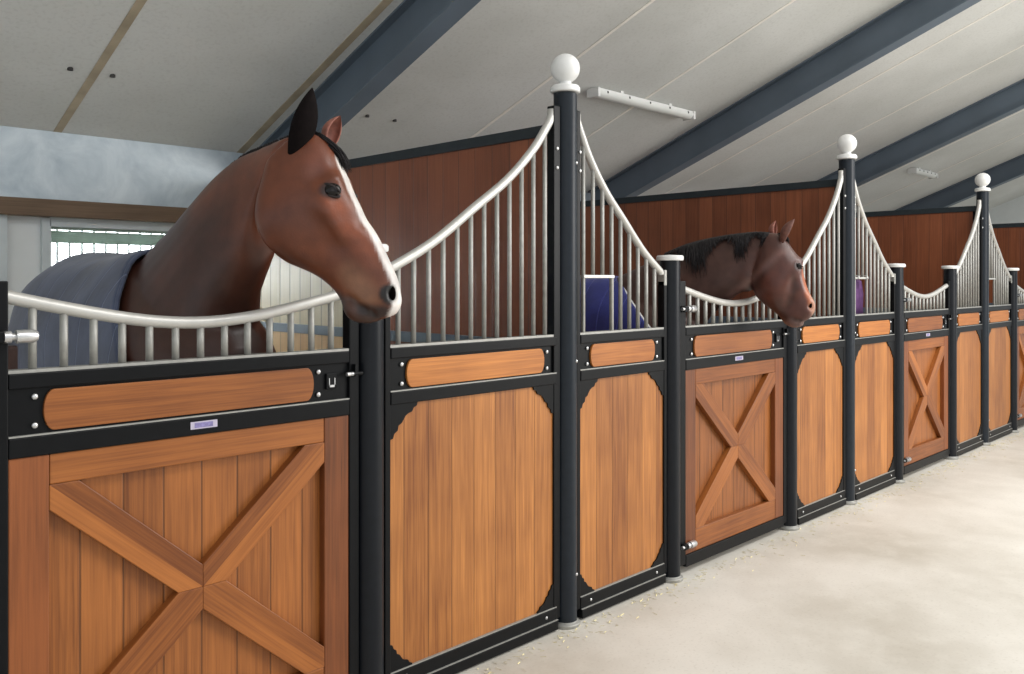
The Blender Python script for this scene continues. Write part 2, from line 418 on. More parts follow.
def base_plate(t):
    MB().lathe([(0.001, 0.0), (0.070, 0.0), (0.072, 0.004), (0.072, 0.014), (0.068, 0.018), (0.060, 0.020), (0.058, 0.026), (0.001, 0.026)], (0, 0, G), n=36).build('base_plate', M['galv'], t, 'auto')

tl = ['tall black post with white ball, nearest of the ball-topped posts', 'second tall black post with white ball, right of the farther horse',
      'third tall black post with white ball, near the right edge', 'farthest tall post with white ball, beyond the frame']
for x, lb in zip(TALL, tl):
    t = thing('stall_post', lb, 'post', (x, YC, 0), 'tall stall posts with balls')
    MB().lathe([(R, G + 0.016), (R, 2.49)], n=32).build('tube', M['tall'], t, 'auto')
    MB().lathe([(0.001, 2.495), (0.066, 2.495), (0.071, 2.500), (0.071, 2.518), (0.064, 2.528), (0.03, 2.536), (0.026, 2.57), (0.001, 2.57)], n=32).build('collar', M['white'], t, 'auto')
    MB().ball((0, 0, 2.612), 0.070, 32, 20).build('ball_finial', M['white'], t, True)
    base_plate(t)
    for z in (0.21, 1.22, 2.16): bolt(0.02, -0.054, z, t)
sl_ = ['short post carrying the hinges of the near stall door', 'short black post with white cap behind the near horse nose', 'short black post with white cap left of the farther horse',
       'short black post with white cap under the farther horse muzzle', 'short capped post left of the third crossed stall door', 'short capped post right of the third crossed stall door',
       'short capped post farthest right, beside the cropped last door', 'short post right of the last stall door']
for x, lb in zip(SHORT, sl_):
    t = thing('short_stall_post', lb, 'post', (x, YC, 0), 'short stall posts with caps')
    MB().lathe([(R, G + 0.016), (R, 1.715)], n=32).build('tube', M['post'], t, 'auto')
    MB().lathe([(0.001, 1.712), (0.070, 1.712), (0.074, 1.717), (0.074, 1.733), (0.068, 1.740), (0.001, 1.744)], n=32).build('cap', M['white'], t, 'auto')
    base_plate(t)

def bracket_pts(s, sx, sz, cx, cz):
    p = [(0, 0), (1.0, 0), (0.98, 0.10), (0.86, 0.15), (0.80, 0.26), (0.66, 0.30), (0.56, 0.36), (0.47, 0.48), (0.42, 0.56), (0.30, 0.62), (0.27, 0.76), (0.15, 0.84), (0.10, 0.98), (0, 1.0)]
    return [(cx + sx * a * s, cz + sz * b_ * s) for a, b_ in p]

def strip(t, x0, x1, yb, z0=1.178, z1=1.290, bolts=True):
    """rounded-end wooden strip between the two upper rails"""
    zm, h = (z0 + z1) / 2, (z1 - z0) / 2; e = 0.028
    pts = [(x1 - e + e * math.cos(a), zm + h * math.sin(a)) for a in [-PI / 2 + PI * k / 12 for k in range(13)]]
    pts += [(x0 + e - e * math.cos(a), zm - h * math.sin(a)) for a in [-PI / 2 + PI * k / 12 for k in range(13)]]
    MB().prism(pts, yb - 0.008, yb + 0.004).build('wood_strip', M['strip_wood' if bolts else 'rail_wood'], t, bevel=0.002)
    for x in (x0 - 0.022, x1 + 0.022):
        for z in (z0 + 0.018, z1 - 0.018): bolt(x, yb - 0.003, z, t, 0.009)

# height of the swept top rail against the distance from the tall post (share of the width)
SWEEP = smooth_tab([(0.0, 2.405), (0.05, 2.345), (0.15, 2.214), (0.32, 2.054), (0.51, 1.921), (0.745, 1.760), (0.96, 1.649), (1.0, 1.633)], 40)

panel_labels = {
    0: 'plank stall panel left of the nearest ball-topped post', 1: 'plank stall panel right of the nearest ball-topped post, blue rug behind its bars',
    2: 'plank stall panel between the farther horse muzzle and second ball-topped post', 3: 'plank stall panel right of the second ball-topped post, purple rug behind its bars',
    4: 'plank stall panel left of the third ball-topped post', 5: 'plank stall panel right of the third ball-topped post', 6: 'plank stall panel beyond the cropped last door'}

def stall_panel(x0, x1, tall_right, lb):
    """fixed front: framed planks below, bars under a swept rail above"""
    W = x1 - x0
    t = thing('stall_fence', lb, 'stall fence', (x0, YC, 0), 'fixed stall front panels')
    f = 0.026; ft = 0.044 if tall_right else 0.026
    b = MB()
    for (a0, a1, top) in ((0.0, f if tall_right else ft, 2.42 if not tall_right else 1.60), (W - (ft if tall_right else f), W, 2.42 if tall_right else 1.60)): b.box(a0, a1, -0.022, 0.022, 0.02, top)
    b.build('side_frame', M['black'], t, bevel=0.003)
    b = MB(); b.box(f, W - f, -0.025, 0.025, 0.016, 0.074); b.box(f, W - f, -0.034, 0.025, -0.026, 0.018); b.build('bottom_rail', M['black'], t, bevel=0.003)
    MB().box(f, W - f, -0.025, 0.025, 1.118, 1.168).build('middle_rail', M['black'], t, bevel=0.004)
    MB().box(f, W - f, -0.025, 0.025, 1.298, 1.340).build('top_rail', M['black'], t, bevel=0.004)
    MB().box(f, W - f, -0.020, 0.022, 1.340, 1.350).build('sill_strip', M['galv'], t)
    MB().box(f, W - f, -0.023, -0.010, 1.168, 1.1725).build('edge_glint', M['galv'], t)  # pale strip stands in for light caught on the rail edge
    MB().box(f, W - f, -0.033, -0.0255, 0.018, 0.021).build('edge_glint', M['galv'], t)  # highlight along the lower lip, made as a strip
    MB().box(f, W - f, -0.023, -0.012, 0.074, 0.0785).build('edge_glint', M['galv'], t)  # highlight on the bottom rail's edge, made as a strip
    MB().box(f, W - f, -0.010, 0.012, 1.168, 1.298).build('backing_plate', M['black'], t)
    MB().box(f, W - f, -0.012, 0.014, 0.074, 1.118).build('plank_panel', M['plank'], t)
    for (sx, cx) in ((1, f if tall_right else ft), (-1, W - (ft if tall_right else f))):
        for (sz, cz, s) in ((-1, 1.118, 0.135), (1, 0.074, 0.110)):
            MB().prism(bracket_pts(s, sx, sz, cx, cz), -0.019, -0.012).build('corner_bracket', M['black'], t)
    strip(t, 0.107, W - 0.107, -0.012)
    for x in (0.10, W - 0.10): bolt(x, -0.026, 0.046, t)
    # swept rail
    pts = []
    for s, z in SWEEP:
        x = s * W
        pts.append(((W - x) if tall_right else x, 0, z))
    xa = 0.024
    xl, xr = (xa, W - 0.036) if tall_right else (0.024, W - xa)
    pts = [(min(max(p[0], xl), xr), p[1], p[2]) for p in pts]
    MB().tube(pts, 0.020, 12).build('swept_rail', M['satin'], t, True)
    n = max(3, round((W - 2 * f) / 0.079)); gap = (W - 0.062) / (n + 0.3)
    hole = not tall_right
    for k in range(n):
        d = (0.036 if tall_right else 0.026) + gap * (k + 0.62)             # distance from the tall post
        z1 = interp(SWEEP, d / W) - 0.008
        x = W - d if tall_right else d
        z0 = 1.349
        if hole and 1 <= k <= 2: z0 = 1.625
        MB().tube([(x, 0, z0), (x, 0, z1)], 0.0105, 10).build('bar', M['galv'], t, True)
    if hole:
        xa, xb = 0.026 + gap * 0.62, 0.026 + gap * 3.62
        b = MB(); b.box(xa - 0.010, xb + 0.010, -0.014, 0.014, 1.614, 1.630); b.build('feed_opening_lintel', M['satin'], t, bevel=0.003)
        for xx in (xa - 0.002, xb): MB().box(xx - 0.007, xx + 0.007, -0.010, 0.010, 1.350, 1.615).build('feed_opening_upright', M['galv'], t, bevel=0.003)
    # end clamp of the rail on the short side and bolts on the tall side
    xs = 0.014 if tall_right else W - 0.014
    MB().box(xs - 0.012, xs + 0.012, -0.024, 0.024, 1.575, 1.66).build('rail_clamp', M['galv'], t, bevel=0.004)
    xt = W - 0.022 if tall_right else 0.022
    for z in (2.22, 2.13): bolt(xt, -0.024, z, t, 0.009)
    return t

g = R + 0.004
pairs = [(SHORT[1], TALL[0], True), (TALL[0], SHORT[2], False), (SHORT[3], TALL[1], True), (TALL[1], SHORT[4], False), (SHORT[5], TALL[2], True), (TALL[2], SHORT[6], False), (SHORT[7], TALL[3], True)]
for i, (xa, xb, tr) in enumerate(pairs): stall_panel(xa + g, xb - g, tr, panel_labels[i])

door_labels = ['near stall door with crossed braces under the near horse', 'crossed stall door under the farther horse, second from the left',
               'crossed stall door third from the left, with nobody behind its dipped rail', 'crossed stall door cropped by the right edge']

def stall_door(x0, x1, lb):
    W = x1 - x0
    t = thing('stall_door', lb, 'stall door', (x0, YC, 0), 'crossed stall doors')
    fl, fr = 0.062, 0.044
    b = MB()
    b.box(0, fl, -0.022, 0.026, 0.02, 1.60); b.box(W - fr, W, -0.022, 0.026, 0.02, 1.60)
    b.build('side_frame', M['black'], t, bevel=0.004)
    MB().box(fl, W - fr, -0.024, 0.024, 0.005, 0.072).build('bottom_rail', M['black'], t, bevel=0.003)
    MB().box(fl, W - fr, -0.024, 0.024, 1.102, 1.160).build('middle_rail', M['black'], t, bevel=0.004)
    MB().box(fl, W - fr, -0.024, 0.024, 1.296, 1.340).build('top_rail', M['black'], t, bevel=0.004)
    MB().box(fl, W - fr, -0.019, 0.021, 1.340, 1.349).build('sill_strip', M['galv'], t)
    MB().box(fl, W - fr, -0.022, -0.010, 1.160, 1.1645).build('edge_glint', M['galv'], t)  # highlight on the door rail's edge, made as a pale strip
    MB().box(fl, W - fr, -0.010, 0.012, 1.160, 1.296).build('backing_plate', M['black'], t)
    a0, a1, z0, z1 = fl, W - fr, 0.072, 1.102
    MB().box(a0, a1, 0.016, 0.025, z0, z1).build('plank_panel', M['plank_door'], t)
    fw, fy0, fy1 = 0.105, -0.018, 0.017
    for (xa, xb) in ((a0, a0 + fw), (a1 - fw, a1)): MB().box(xa, xb, fy0, fy1, z0, z1).build('frame_stile', M['stile_wood'], t, bevel=0.004)
    i0, i1, j0, j1 = a0 + fw, a1 - fw, z0 + 0.125, z1 - 0.088
    MB().box(i0 + 0.001, i1 - 0.001, fy0 + 0.001, fy1, j1, z1).build('frame_rail', M['rail_wood'], t, bevel=0.004)
    MB().box(i0 + 0.001, i1 - 0.001, fy0 + 0.001, fy1, z0, j0).build('frame_rail', M['rail_wood'], t, bevel=0.004)
    # four arms of the cross, mitred at the centre
    c = Vector(((i0 + i1) / 2, (j0 + j1) / 2)); hw = 0.054
    w2, h2 = (i1 - i0) / 2, (j1 - j0) / 2
    for sx in (-1, 1):
        for sz in (-1, 1):
            cor = Vector((c.x + sx * w2, c.y + sz * h2)); d = (cor - c).normalized(); nrm = Vector((-d.y, d.x))
            def hit(p):      # walk along d to the frame
                tx = (cor.x - p.x) / d.x; tz = (cor.y - p.y) / d.y
                return p + d * min(tx, tz)
            p0 = c + nrm * hw; p1 = c - nrm * hw
            # mitre: side lines meet the symmetry axes
            def axis_pts(p):
                ts = []
                tx = (c.x - p.x) / d.x; tz = (c.y - p.y) / d.y
                return p + d * max(tx, tz)
            q0, q1 = axis_pts(p0), axis_pts(p1)
            poly = [c, q0, hit(p0), cor, hit(p1), q1]
            L = (cor - c).length; ang = math.atan2(d.y, d.x)
            m = MB()
            loc = [((p - c).dot(d), (p - c).dot(nrm)) for p in poly]
            m.prism(loc, fy0 - 0.001, fy1)
            o = m.build('cross_brace', M['rail_wood'], t, bevel=0.003, loc=(c.x, 0, c.y))
            o.rotation_euler = (0, -ang, 0)
    strip(t, fl + 0.090, W - fr - 0.150, -0.012, 1.171, 1.289, False)
    # latch: plate with a square hole, sliding bolt and lever
    lx = W - fr - 0.075
    b = MB(); b.box(lx - 0.022, lx + 0.022, -0.020, -0.010, 1.205, 1.262); b.build('latch_plate', M['black'], t, bevel=0.002)
    b = MB(); b.box(lx - 0.013, lx + 0.013, -0.0225, -0.019, 1.212, 1.220); b.box(lx - 0.013, lx - 0.010, -0.0225, -0.019, 1.212, 1.245); b.box(lx + 0.010, lx + 0.013, -0.0225, -0.019, 1.212, 1.245)
    b.build('latch_keeper', M['steel'], t)
    b = MB(); b.tube([(W - 0.05, -0.034, 1.255), (W + 0.004, -0.034, 1.255)], 0.008, 10); b.box(W - 0.03, W - 0.018, -0.04, -0.015, 1.245, 1.29)
    b.build('latch_bolt', M['black'], t, 'auto')
    MB().lathe([(0.001, -0.012), (0.008, -0.012), (0.008, 0.016), (0.001, 0.016)], (W - 0.052, -0.034, 1.255), 12, 'X').build('latch_knob', M['steel'], t, 'auto')
    # maker's plate
    px = fl + (W - fl - fr) * 0.5
    pl = MB().box(px - 0.045, px + 0.045, -0.0265, -0.0235, 1.122, 1.146).build('name_plate', M['label_white'], t)
    MB().box(px - 0.032, px + 0.030, -0.0272, -0.026, 1.126, 1.142).build('printed_band', M['label'], pl)
    # dipped rail and bars
    def top(x):
        s = x / W
        return 1.572 - 0.004 * s - 0.094 * 4 * s * (1 - s) * (1 - 0.12 * math.cos(2 * PI * s))
    MB().tube([(0.02 + (W - 0.04) * k / 28, 0, top(0.02 + (W - 0.04) * k / 28)) for k in range(29)], 0.020, 12).build('dipped_rail', M['satin'], t, True)
    n = max(6, round((W - fl - fr) / 0.0808) - 1); gap = (W - fl - fr) / (n + 0.6)
    for k in range(n):
        x = fl + gap * (k + 0.8)
        MB().tube([(x, 0, 1.348), (x, 0, top(x) - 0.008)], 0.0115, 10).build('bar', M['galv'], t, True)
    # hinges
    for z in (1.445, 0.13):
        h = MB()
        h.lathe([(0.001, -0.048), (0.010, -0.048), (0.010, 0.0), (0.017, 0.0), (0.017, 0.018), (0.010, 0.018), (0.010, 0.03), (0.019, 0.03), (0.019, 0.075), (0.014, 0.085), (0.001, 0.085)], (0.045, -0.040, z), 16, 'X')
        h.build('hinge', M['steel'], t, 'auto')
        MB().box(0.012, 0.05, -0.05, -0.020, z - 0.016, z + 0.016).build('hinge_bracket', M['black'], t, bevel=0.003)
    return t
for (xa, xb), lb in zip([(SHORT[k], SHORT[k + 1]) for k in (0, 2, 4, 6)], door_labels):
    stall_door(xa + R + 0.004, xb - R - 0.004, lb)

# partitions between the stalls
part_labels = ['brown plank partition behind the near horse head', 'brown plank partition behind the farther horse', 'brown plank partition seen over the third crossed door', 'brown plank partition at the right edge']
for i, (x, lb) in enumerate(zip(TALL, part_labels)):
    t = thing('stall_partition', lb, 'partition', (x, 0.14, 0), 'plank stall partitions')
    L = BACK - 0.13 - 0.14
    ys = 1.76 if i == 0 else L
    MB().box(-0.02, 0.02, 0.0, ys, 1.31, 2.30).build('upper_boards', M['partition'], t)
    MB().box(-0.02, 0.02, 0.0, ys, 0.04, 1.25).build('lower_boards', M['partition'], t)
    if i == 0:  # rear boards coloured as window glare on the brown wood
        tag(MB().box(-0.0195, 0.0195, ys, L, 1.31, 2.30).build('upper_boards', M['pale'], t), 'rear boards with window glare painted in')
        tag(MB().box(-0.0195, 0.0195, ys, L, 0.04, 1.25).build('lower_boards', M['glare_low'], t), 'lower rear boards with window glare painted in')
    MB().box(-0.03, 0.03, -0.03, L, 2.30, 2.355).build('top_channel', M['slate'], t, bevel=0.003)
    MB().box(-0.03, 0.03, 0.0, L, 1.25, 1.31).build('middle_channel', M['beam'], t, bevel=0.003)
    MB().box(-0.03, 0.03, 0.0, L, G, 0.05).build('bottom_channel', M['black'], t)
    MB().box(-0.022, 0.022, -0.03, 0.0, G, 2.30).build('end_channel', M['black'], t, bevel=0.003)

# purple rug hung behind the feed opening of the third stall
t = thing('purple_rug', 'purple folded rug hanging behind the feed opening, right of the second ball-topped post', 'rug', (6.30, YC + 0.078, 0))
b = MB(); rings = []
for k in range(13):
    x = 0.0 + 0.27 * k / 12; o_ = 0.012 * math.sin(k * 1.9)
    rings.append([(x, -0.022 + o_, 1.22), (x, -0.028 + o_, 1.5), (x, -0.02 + o_ * .3, 1.60), (x, 0.0, 1.612), (x, 0.02, 1.60), (x, 0.028 + o_, 1.5), (x, 0.022 + o_, 1.25)])
b.loft(rings); b.build('rug_fold', M['purple'], t, True)
b = MB()
for x in (0.035, 0.19): b.tube([(x, -0.100, 1.612), (x, -0.100, 1.636), (x, -0.078, 1.642), (x, -0.02, 1.640), (x, 0.0, 1.63), (x, 0.0, 1.60)], 0.004, 8)
b.build('hook', M['steel'], t, True)

# straw blown against the foot of the stalls
b = MB()
for k in range(800):
    x = random.uniform(1.6, 11); y = YC - 0.05 - abs(random.gauss(0, 0.07)) ** random.choice((1, 1, 0.8)); a = random.uniform(0, PI); L = random.uniform(0.01, 0.035)
    dx, dy = math.cos(a) * L / 2, math.sin(a) * L / 2; wx, wy = -math.sin(a) * 0.0012, math.cos(a) * 0.0012; z = G + 0.0015
    vs = [b.bm.verts.new(p) for p in ((x - dx - wx, y - dy - wy, z), (x + dx - wx, y + dy - wy, z), (x + dx + wx, y + dy + wy, z + .002), (x - dx + wx, y - dy + wy, z + .002))]
    b.bm.faces.new(vs)
tag(b.build('straw', M['straw']), 'thin scatter of yellow straw along the foot of the stall fronts', 'straw', None, 'stuff')

# ------------------------------------------------------------------ horses
def ring(frame, T, B, wd, k=0.15, p=2.5, n=28):
    (ox, oy, hd) = frame
    hx, hy = math.cos(hd), math.sin(hd); nx, ny = -hy, hx
    out = []
    for i in range(n):
        th = 2 * PI * i / n; c, s = math.cos(th), math.sin(th)
        v = math.copysign(abs(c) ** (2 / p), c); l = math.copysign(abs(s) ** (2 / p), s)
        a = (T[0] + B[0]) / 2 + (T[0] - B[0]) / 2 * v; z = (T[1] + B[1]) / 2 + (T[1] - B[1]) / 2 * v
        lat = wd * l * (1 + k * v)
        out.append((ox + hx * a + nx * lat, oy + hy * a + ny * lat, z))
    return out

def densify(secs, m=4):
    """Catmull-Rom between head or neck sections (T, B, width, k)"""
    flat = [list(s[0]) + list(s[1]) + list(s[2:]) for s in secs]
    out = []
    for i in range(len(flat) - 1):
        p0, p1, p2, p3 = flat[max(i - 1, 0)], flat[i], flat[i + 1], flat[min(i + 2, len(flat) - 1)]
        for j in range(m):
            t = j / m
            out.append([0.5 * (2 * b_ + (c - a) * t + (2 * a - 5 * b_ + 4 * c - d) * t * t + (-a + 3 * b_ - 3 * c + d) * t ** 3) for a, b_, c, d in zip(p0, p1, p2, p3)])
    out.append(flat[-1])
    return [((s[0], s[1]), (s[2], s[3])) + tuple(s[4:]) for s in out]

def horse(name, label, P):
    hp, hh = P['head_at'], math.radians(P['head_deg'])
    HF = (hp[0], hp[1], hh); NF = (hp[0], hp[1], math.radians(P['neck_deg']))
    cx, dz, dy = P['x'], P['dz'], P['dy']
    root = thing(name, label, 'horse', (cx, 1.2 + dy, 0), 'horses in the stalls')
    O = Vector((cx, 1.2 + dy, 0))
    b = MB()
    b.loft([ring(HF, s[0], s[1], s[2], s[3], 2.35) for s in densify(P['head'])])
    b.loft([ring(NF, s[0], s[1], s[2], s[3], 2.2) for s in densify(P['neck'])])
    body = [(0.27, 1.20, .15, .11), (0.35, 1.20, .27, .21), (0.6, 1.24, .36, .27), (0.95, 1.275, .43, .285), (1.3, 1.27, .42, .31), (1.6, 1.28, .42, .32), (1.85, 1.30, .40, .31), (2.05, 1.30, .35, .28), (2.2, 1.29, .27, .21), (2.27, 1.26, .12, .10)]
    tabs = [[(r[0], r[j]) for r in body] for j in (1, 2, 3)]
    smt = [smooth_tab(tb, 40) for tb in tabs]
    def sec(y): return [interp(s, y) for s in smt]
    rings = []
    for k in range(41):
        y = 0.27 + 2.0 * k / 40; z0, hz, hw = sec(y)
        rings.append([(cx + hw * math.sin(2 * PI * i / 28), y + dy, z0 + dz + hz * math.cos(2 * PI * i / 28)) for i in range(28)])
    b.loft(rings)
    zs = lambda z: z * (1.73 + dz) / 1.73
    for s in (-1, 1):
        x = cx + s * 0.17
        b.tube([(x, 0.62 + dy, zs(1.12)), (x, 0.55 + dy, zs(0.95)), (x, 0.52 + dy, zs(0.72)), (x, 0.50 + dy, zs(0.52)), (x, 0.51 + dy, zs(0.46)), (x, 0.51 + dy, zs(0.28)), (x, 0.50 + dy, zs(0.20)), (x, 0.47 + dy, zs(0.09)), (x, 0.455 + dy, G + 0.03)],
               [0.16, 0.115, 0.075, 0.058, 0.05, 0.037, 0.047, 0.042, 0.052], 14)
        b.tube([(x, 1.85 + dy, zs(1.30)), (x, 1.84 + dy, zs(1.02)), (x, 1.94 + dy, zs(0.80)), (x, 2.10 + dy, zs(0.60)), (x, 2.10 + dy, zs(0.54)), (x, 2.07 + dy, zs(0.36)), (x, 2.05 + dy, zs(0.21)), (x, 2.01 + dy, zs(0.09)), (x, 1.995 + dy, G + 0.03)],
               [0.24, 0.19, 0.115, 0.068, 0.058, 0.042, 0.05, 0.044, 0.054], 14)
    tmp = b.build('tmp_body', None)
    rm = tmp.modifiers.new('r', 'REMESH'); rm.mode = 'VOXEL'; rm.voxel_size = P.get('voxel', 0.011)
    sm = tmp.modifiers.new('s', 'SMOOTH'); sm.factor = 0.5; sm.iterations = 7
    dg = bpy.context.evaluated_depsgraph_get(); dg.update()
    me = bpy.data.meshes.new_from_object(tmp.evaluated_get(dg), depsgraph=dg); me.name = 'body'
    bpy.data.objects.remove(tmp)
    nv = len(me.vertices)
    co = np.empty(nv * 3, np.float32); me.vertices.foreach_get('co', co); co = co.reshape(-1, 3).astype(np.float64)
    hx, hy = math.cos(hh), math.sin(hh)
    def head_space(c): return np.stack([(c[:, 0] - hp[0]) * hx + (c[:, 1] - hp[1]) * hy, c[:, 2], -(c[:, 0] - hp[0]) * hy + (c[:, 1] - hp[1]) * hx], 1)
    def surf(a, z, side, ml=0.004):       # surface point of the head at profile place (a, z)
        h = head_space(co); d = (h[:, 0] - a) ** 2 + (h[:, 1] - z) ** 2 + np.where(h[:, 2] * side > ml, 0, 9)
        i = int(np.argmin(d)); return co[i].copy()
    # shape the features
    for (a, z, side, r, amt, *ml) in P['sculpt']:
        for sd in ((-1, 1) if side == 0 else (side,)):
            nr = np.empty(nv * 3, np.float32); me.vertices.foreach_get('co', nr)
            me.vertices.foreach_set('co', co.astype(np.float32).ravel()); me.update()
            me.vertex_normals
            nn = np.empty(nv * 3, np.float32); me.vertex_normals.foreach_get('vector', nn); nn = nn.reshape(-1, 3)
            c = surf(a, z, sd, *ml); d2 = ((co - c) ** 2).sum(1)
            nrm = nn[int(np.argmin(d2))]
            co = co + (np.exp(-d2 / (2 * (r * 0.5) ** 2)) * amt)[:, None] * (nn * 0.5 + nrm * 0.5)
    me.vertices.foreach_set('co', co.astype(np.float32).ravel()); me.update()
    # coat colours, with some light and shade of the muscles painted in
    h = head_space(co)
    L = lambda c: np.array(lin(c)[:3])
    col = np.tile(L(P['neck_col']), (nv, 1))
    def blend(mask, c):
        nonlocal col
        col = col * (1 - mask[:, None]) + L(c)[None] * mask[:, None]
    ss = lambda x: np.clip(x, 0, 1) ** 2 * (3 - 2 * np.clip(x, 0, 1))
    hc = P['head_center']
    dh = np.sqrt((h[:, 0] - hc[0]) ** 2 + ((h[:, 1] - hc[1]) * 0.8) ** 2 + (h[:, 2] * .5) ** 2)
    blend(1 - ss((dh - hc[2]) / hc[3]), P['head_col'])
    blend(ss((0.75 - co[:, 2]) / 0.3), (30, 24, 22))
    for (pts, r0, r1, soft, c, amt, side) in P['paint']:
        best = np.full(nv, 9.0)
        for (p, q, t0, t1) in [(pts[i], pts[min(i + 1, len(pts) - 1)], i / max(1, len(pts) - 1), min(1, (i + 1) / max(1, len(pts) - 1))) for i in range(max(1, len(pts) - 1))]:
            P0 = np.array(p, float); P1 = np.array(q, float); dv = P1 - P0; dd = max(1e-9, dv @ dv)
            hh_ = h.copy()
            if side == 'flat': hh_[:, 2] = 0
            if side == 'both': hh_[:, 2] = np.abs(hh_[:, 2])
            t = np.clip(((hh_ - P0) @ dv) / dd, 0, 1)
            d = np.sqrt(((hh_ - P0 - t[:, None] * dv) ** 2).sum(1)) - (r0 + (r1 - r0) * (t0 + (t1 - t0) * t))
            best = np.minimum(best, d)
        blend(ss(-best / soft + 0.5) * amt, c)
    at = me.color_attributes.new('Col', 'FLOAT_COLOR', 'POINT')
    at.data.foreach_set('color', np.concatenate([col, np.ones((nv, 1))], 1).astype(np.float32).ravel())
    me.vertices.foreach_set('co', (co - np.array(O)[None]).astype(np.float32).ravel()); me.update()
    for p in me.polygons: p.use_smooth = True
    me.materials.clear(); me.materials.append(M['coat'])
    bo = bpy.data.objects.new('body', me); COL.objects.link(bo); bo.parent = root
    def hw(a, z, lat): return Vector((hp[0] + hx * a - hy * lat, hp[1] + hy * a + hx * lat, z)) - O
    # eyes
    for sd in (-1, 1):
        e = Vector(surf(P['eye'][0], P['eye'][1], sd)); lat = -(e.x - hp[0]) * hy + (e.y - hp[1]) * hx
        es = P.get('eye_size', 1.0)
        c = e - O - Vector((-hy, hx, 0)) * sd * 0.012 * es
        MB().ball(c, 0.025 * es, 20, 14).build('eye', M['eye'], bo, True)
        ax = Vector((-hy, hx, 0)) * sd; f_ = Vector((hx, hy, 0))
        for up in (1, -1):
            pts = []
            for k in range(9):
                a_ = PI * (0.06 + 0.88 * k / 8)
                v = (f_ * math.cos(a_) * 0.0275 + Vector((0, 0, 1)) * math.sin(a_) * (0.015 * up) - Vector((0, 0, 1)) * math.cos(a_) * 0.010) * es
                pts.append(c + v + ax * es * (0.019 - 0.007 * abs(math.cos(a_))))
            MB().tube(pts, [0.002] + [0.0045] * 7 + [0.002], 8).build('eyelid', M['lid'], bo, True)
    # nostrils: dark balls stand in for the shade inside
    for sd in (-1, 1):
        e = Vector(surf(P['nostril_shade_ball'][0], P['nostril_shade_ball'][1], sd, P['nostril_shade_ball'][2])) - O
        m = MB(); m.ball((0, 0, 0), 1.0, 20, 12, P['nostril_shade_ball'][3])
        o = m.build('nostril_shade_ball', M['nostril_shade_ball'], bo, True, loc=e - Vector((-hy, hx, 0)) * sd * 0.004)
        o.rotation_euler = (0, math.radians(P['nostril_shade_ball'][4]), hh + sd * 0.5)
    # ears
    for (a0, z0, l0, a1, z1, l1, wd, open_deg, ecol) in P['ears']:
        A = hw(a0, z0, l0); B = hw(a1, z1, l1); ax = (B - A)
        od = math.radians(open_deg); side = Vector((math.cos(od), math.sin(od), 0))   # which way the cup opens
        d = ax.normalized(); side = (side - d * side.dot(d)).normalized(); acr = d.cross(side)
        rings = []
        for k in range(15):
            t = k / 14; wdt = wd * (0.48 + 0.52 * math.sin(min(1, t / 0.45) * PI / 2)) * (1 if t < 0.45 else max(0.03, math.cos((t - 0.45) / 0.55 * PI / 2) ** 0.8))
            ctr = A + ax * t - side * (0.012 * math.sin(t * PI)); rr = []
            for j in range(21):
                ph = -2.0 + 4.0 * j / 20
                rr.append(ctr + acr * wdt * math.sin(ph) * 0.95 - side * wdt * (math.cos(ph) - 0.2) * 0.75)
            rr2 = [ctr + (p - ctr) * 0.82 + side * 0.002 for p in reversed(rr)]
            rings.append(rr + rr2)
        m = MB(); m.loft(rings)
        m.build('ear', ecol, bo, True)
    # hair
    rnd = random.Random(3)
    for spec in P['hair']:
        m = MB()
        for (path, rad) in spec['strands'](rnd):
            n_ = len(path)
            m.tube([Vector(p) - O for p in path], [rad * (1 - 0.8 * (i / (n_ - 1)) ** 2) for i in range(n_)], 5)
        m.build(spec['name'], spec['mat'], bo, True)
    # tail and hooves
    m = MB()
    for k in range(60):
        a_ = rnd.uniform(0, 2 * PI); r_ = 0.055 * math.sqrt(rnd.random()); x = cx + r_ * math.cos(a_); yy = r_ * math.sin(a_)
        m.tube([Vector(p) - O for p in ((cx, 2.24 + dy, 1.50 + dz), (x, 2.33 + dy + yy * .6, 1.42 + dz), (x, 2.37 + dy + yy, 1.15), (x * 1.0, 2.36 + dy + yy, 0.85), (x, 2.34 + dy + yy, 0.6 + rnd.uniform(-.08, .08)))], [0.012, 0.012, 0.010, 0.007, 0.002], 5)
    m.build('tail', M['hair'], bo, True)
    for s in (-1, 1):
        for yy in (0.445, 1.985):
            MB().lathe([(0.001, 0.0), (0.068, 0.0), (0.066, 0.008), (0.052, 0.075), (0.001, 0.08)], Vector((cx + s * 0.17, yy + dy, G)) - O, 20).build('hoof', M['hoof'], bo, 'auto')
    # rug
    R_ = P['rug']; rings = []; nA = 44; nS = 46; amax = math.radians(128)
    for k in range(nS + 1):
        t = k / nS; rr = []
        for j in range(nA + 1):
            th = -amax + 2 * amax * j / nA; q = abs(th) / amax
            yf = interp(R_['front'], q); y = yf + (2.24 - yf) * t
            z0, hz, hw_ = sec(max(y, R_.get('full', 0.5)))
            wob = 0.004 * math.sin(9 * th + 5 * y)
            off = 0.022 + wob
            zz = z0 + dz + (hz + off) * math.cos(th); xx = cx + (hw_ + off) * math.sin(th)
            if q > 0.70:                                 # hangs straight below the widest part
                e = (q - 0.70) / 0.30; th0 = amax * 0.70
                xs = cx + (hw_ + off) * math.copysign(math.sin(th0), th); zt = z0 + dz + (hz + off) * math.cos(th0)
                xx = xs; zz = zt - e * R_['drop']
            rr.append(Vector((xx, y + dy, zz)) - O)
        rings.append(rr)
    m = MB(); m.loft(rings, closed=False)
    ro = m.build('rug', R_['mat'], root, True)
    so = ro.modifiers.new('thick', 'SOLIDIFY'); so.thickness = 0.010; so.offset = 1
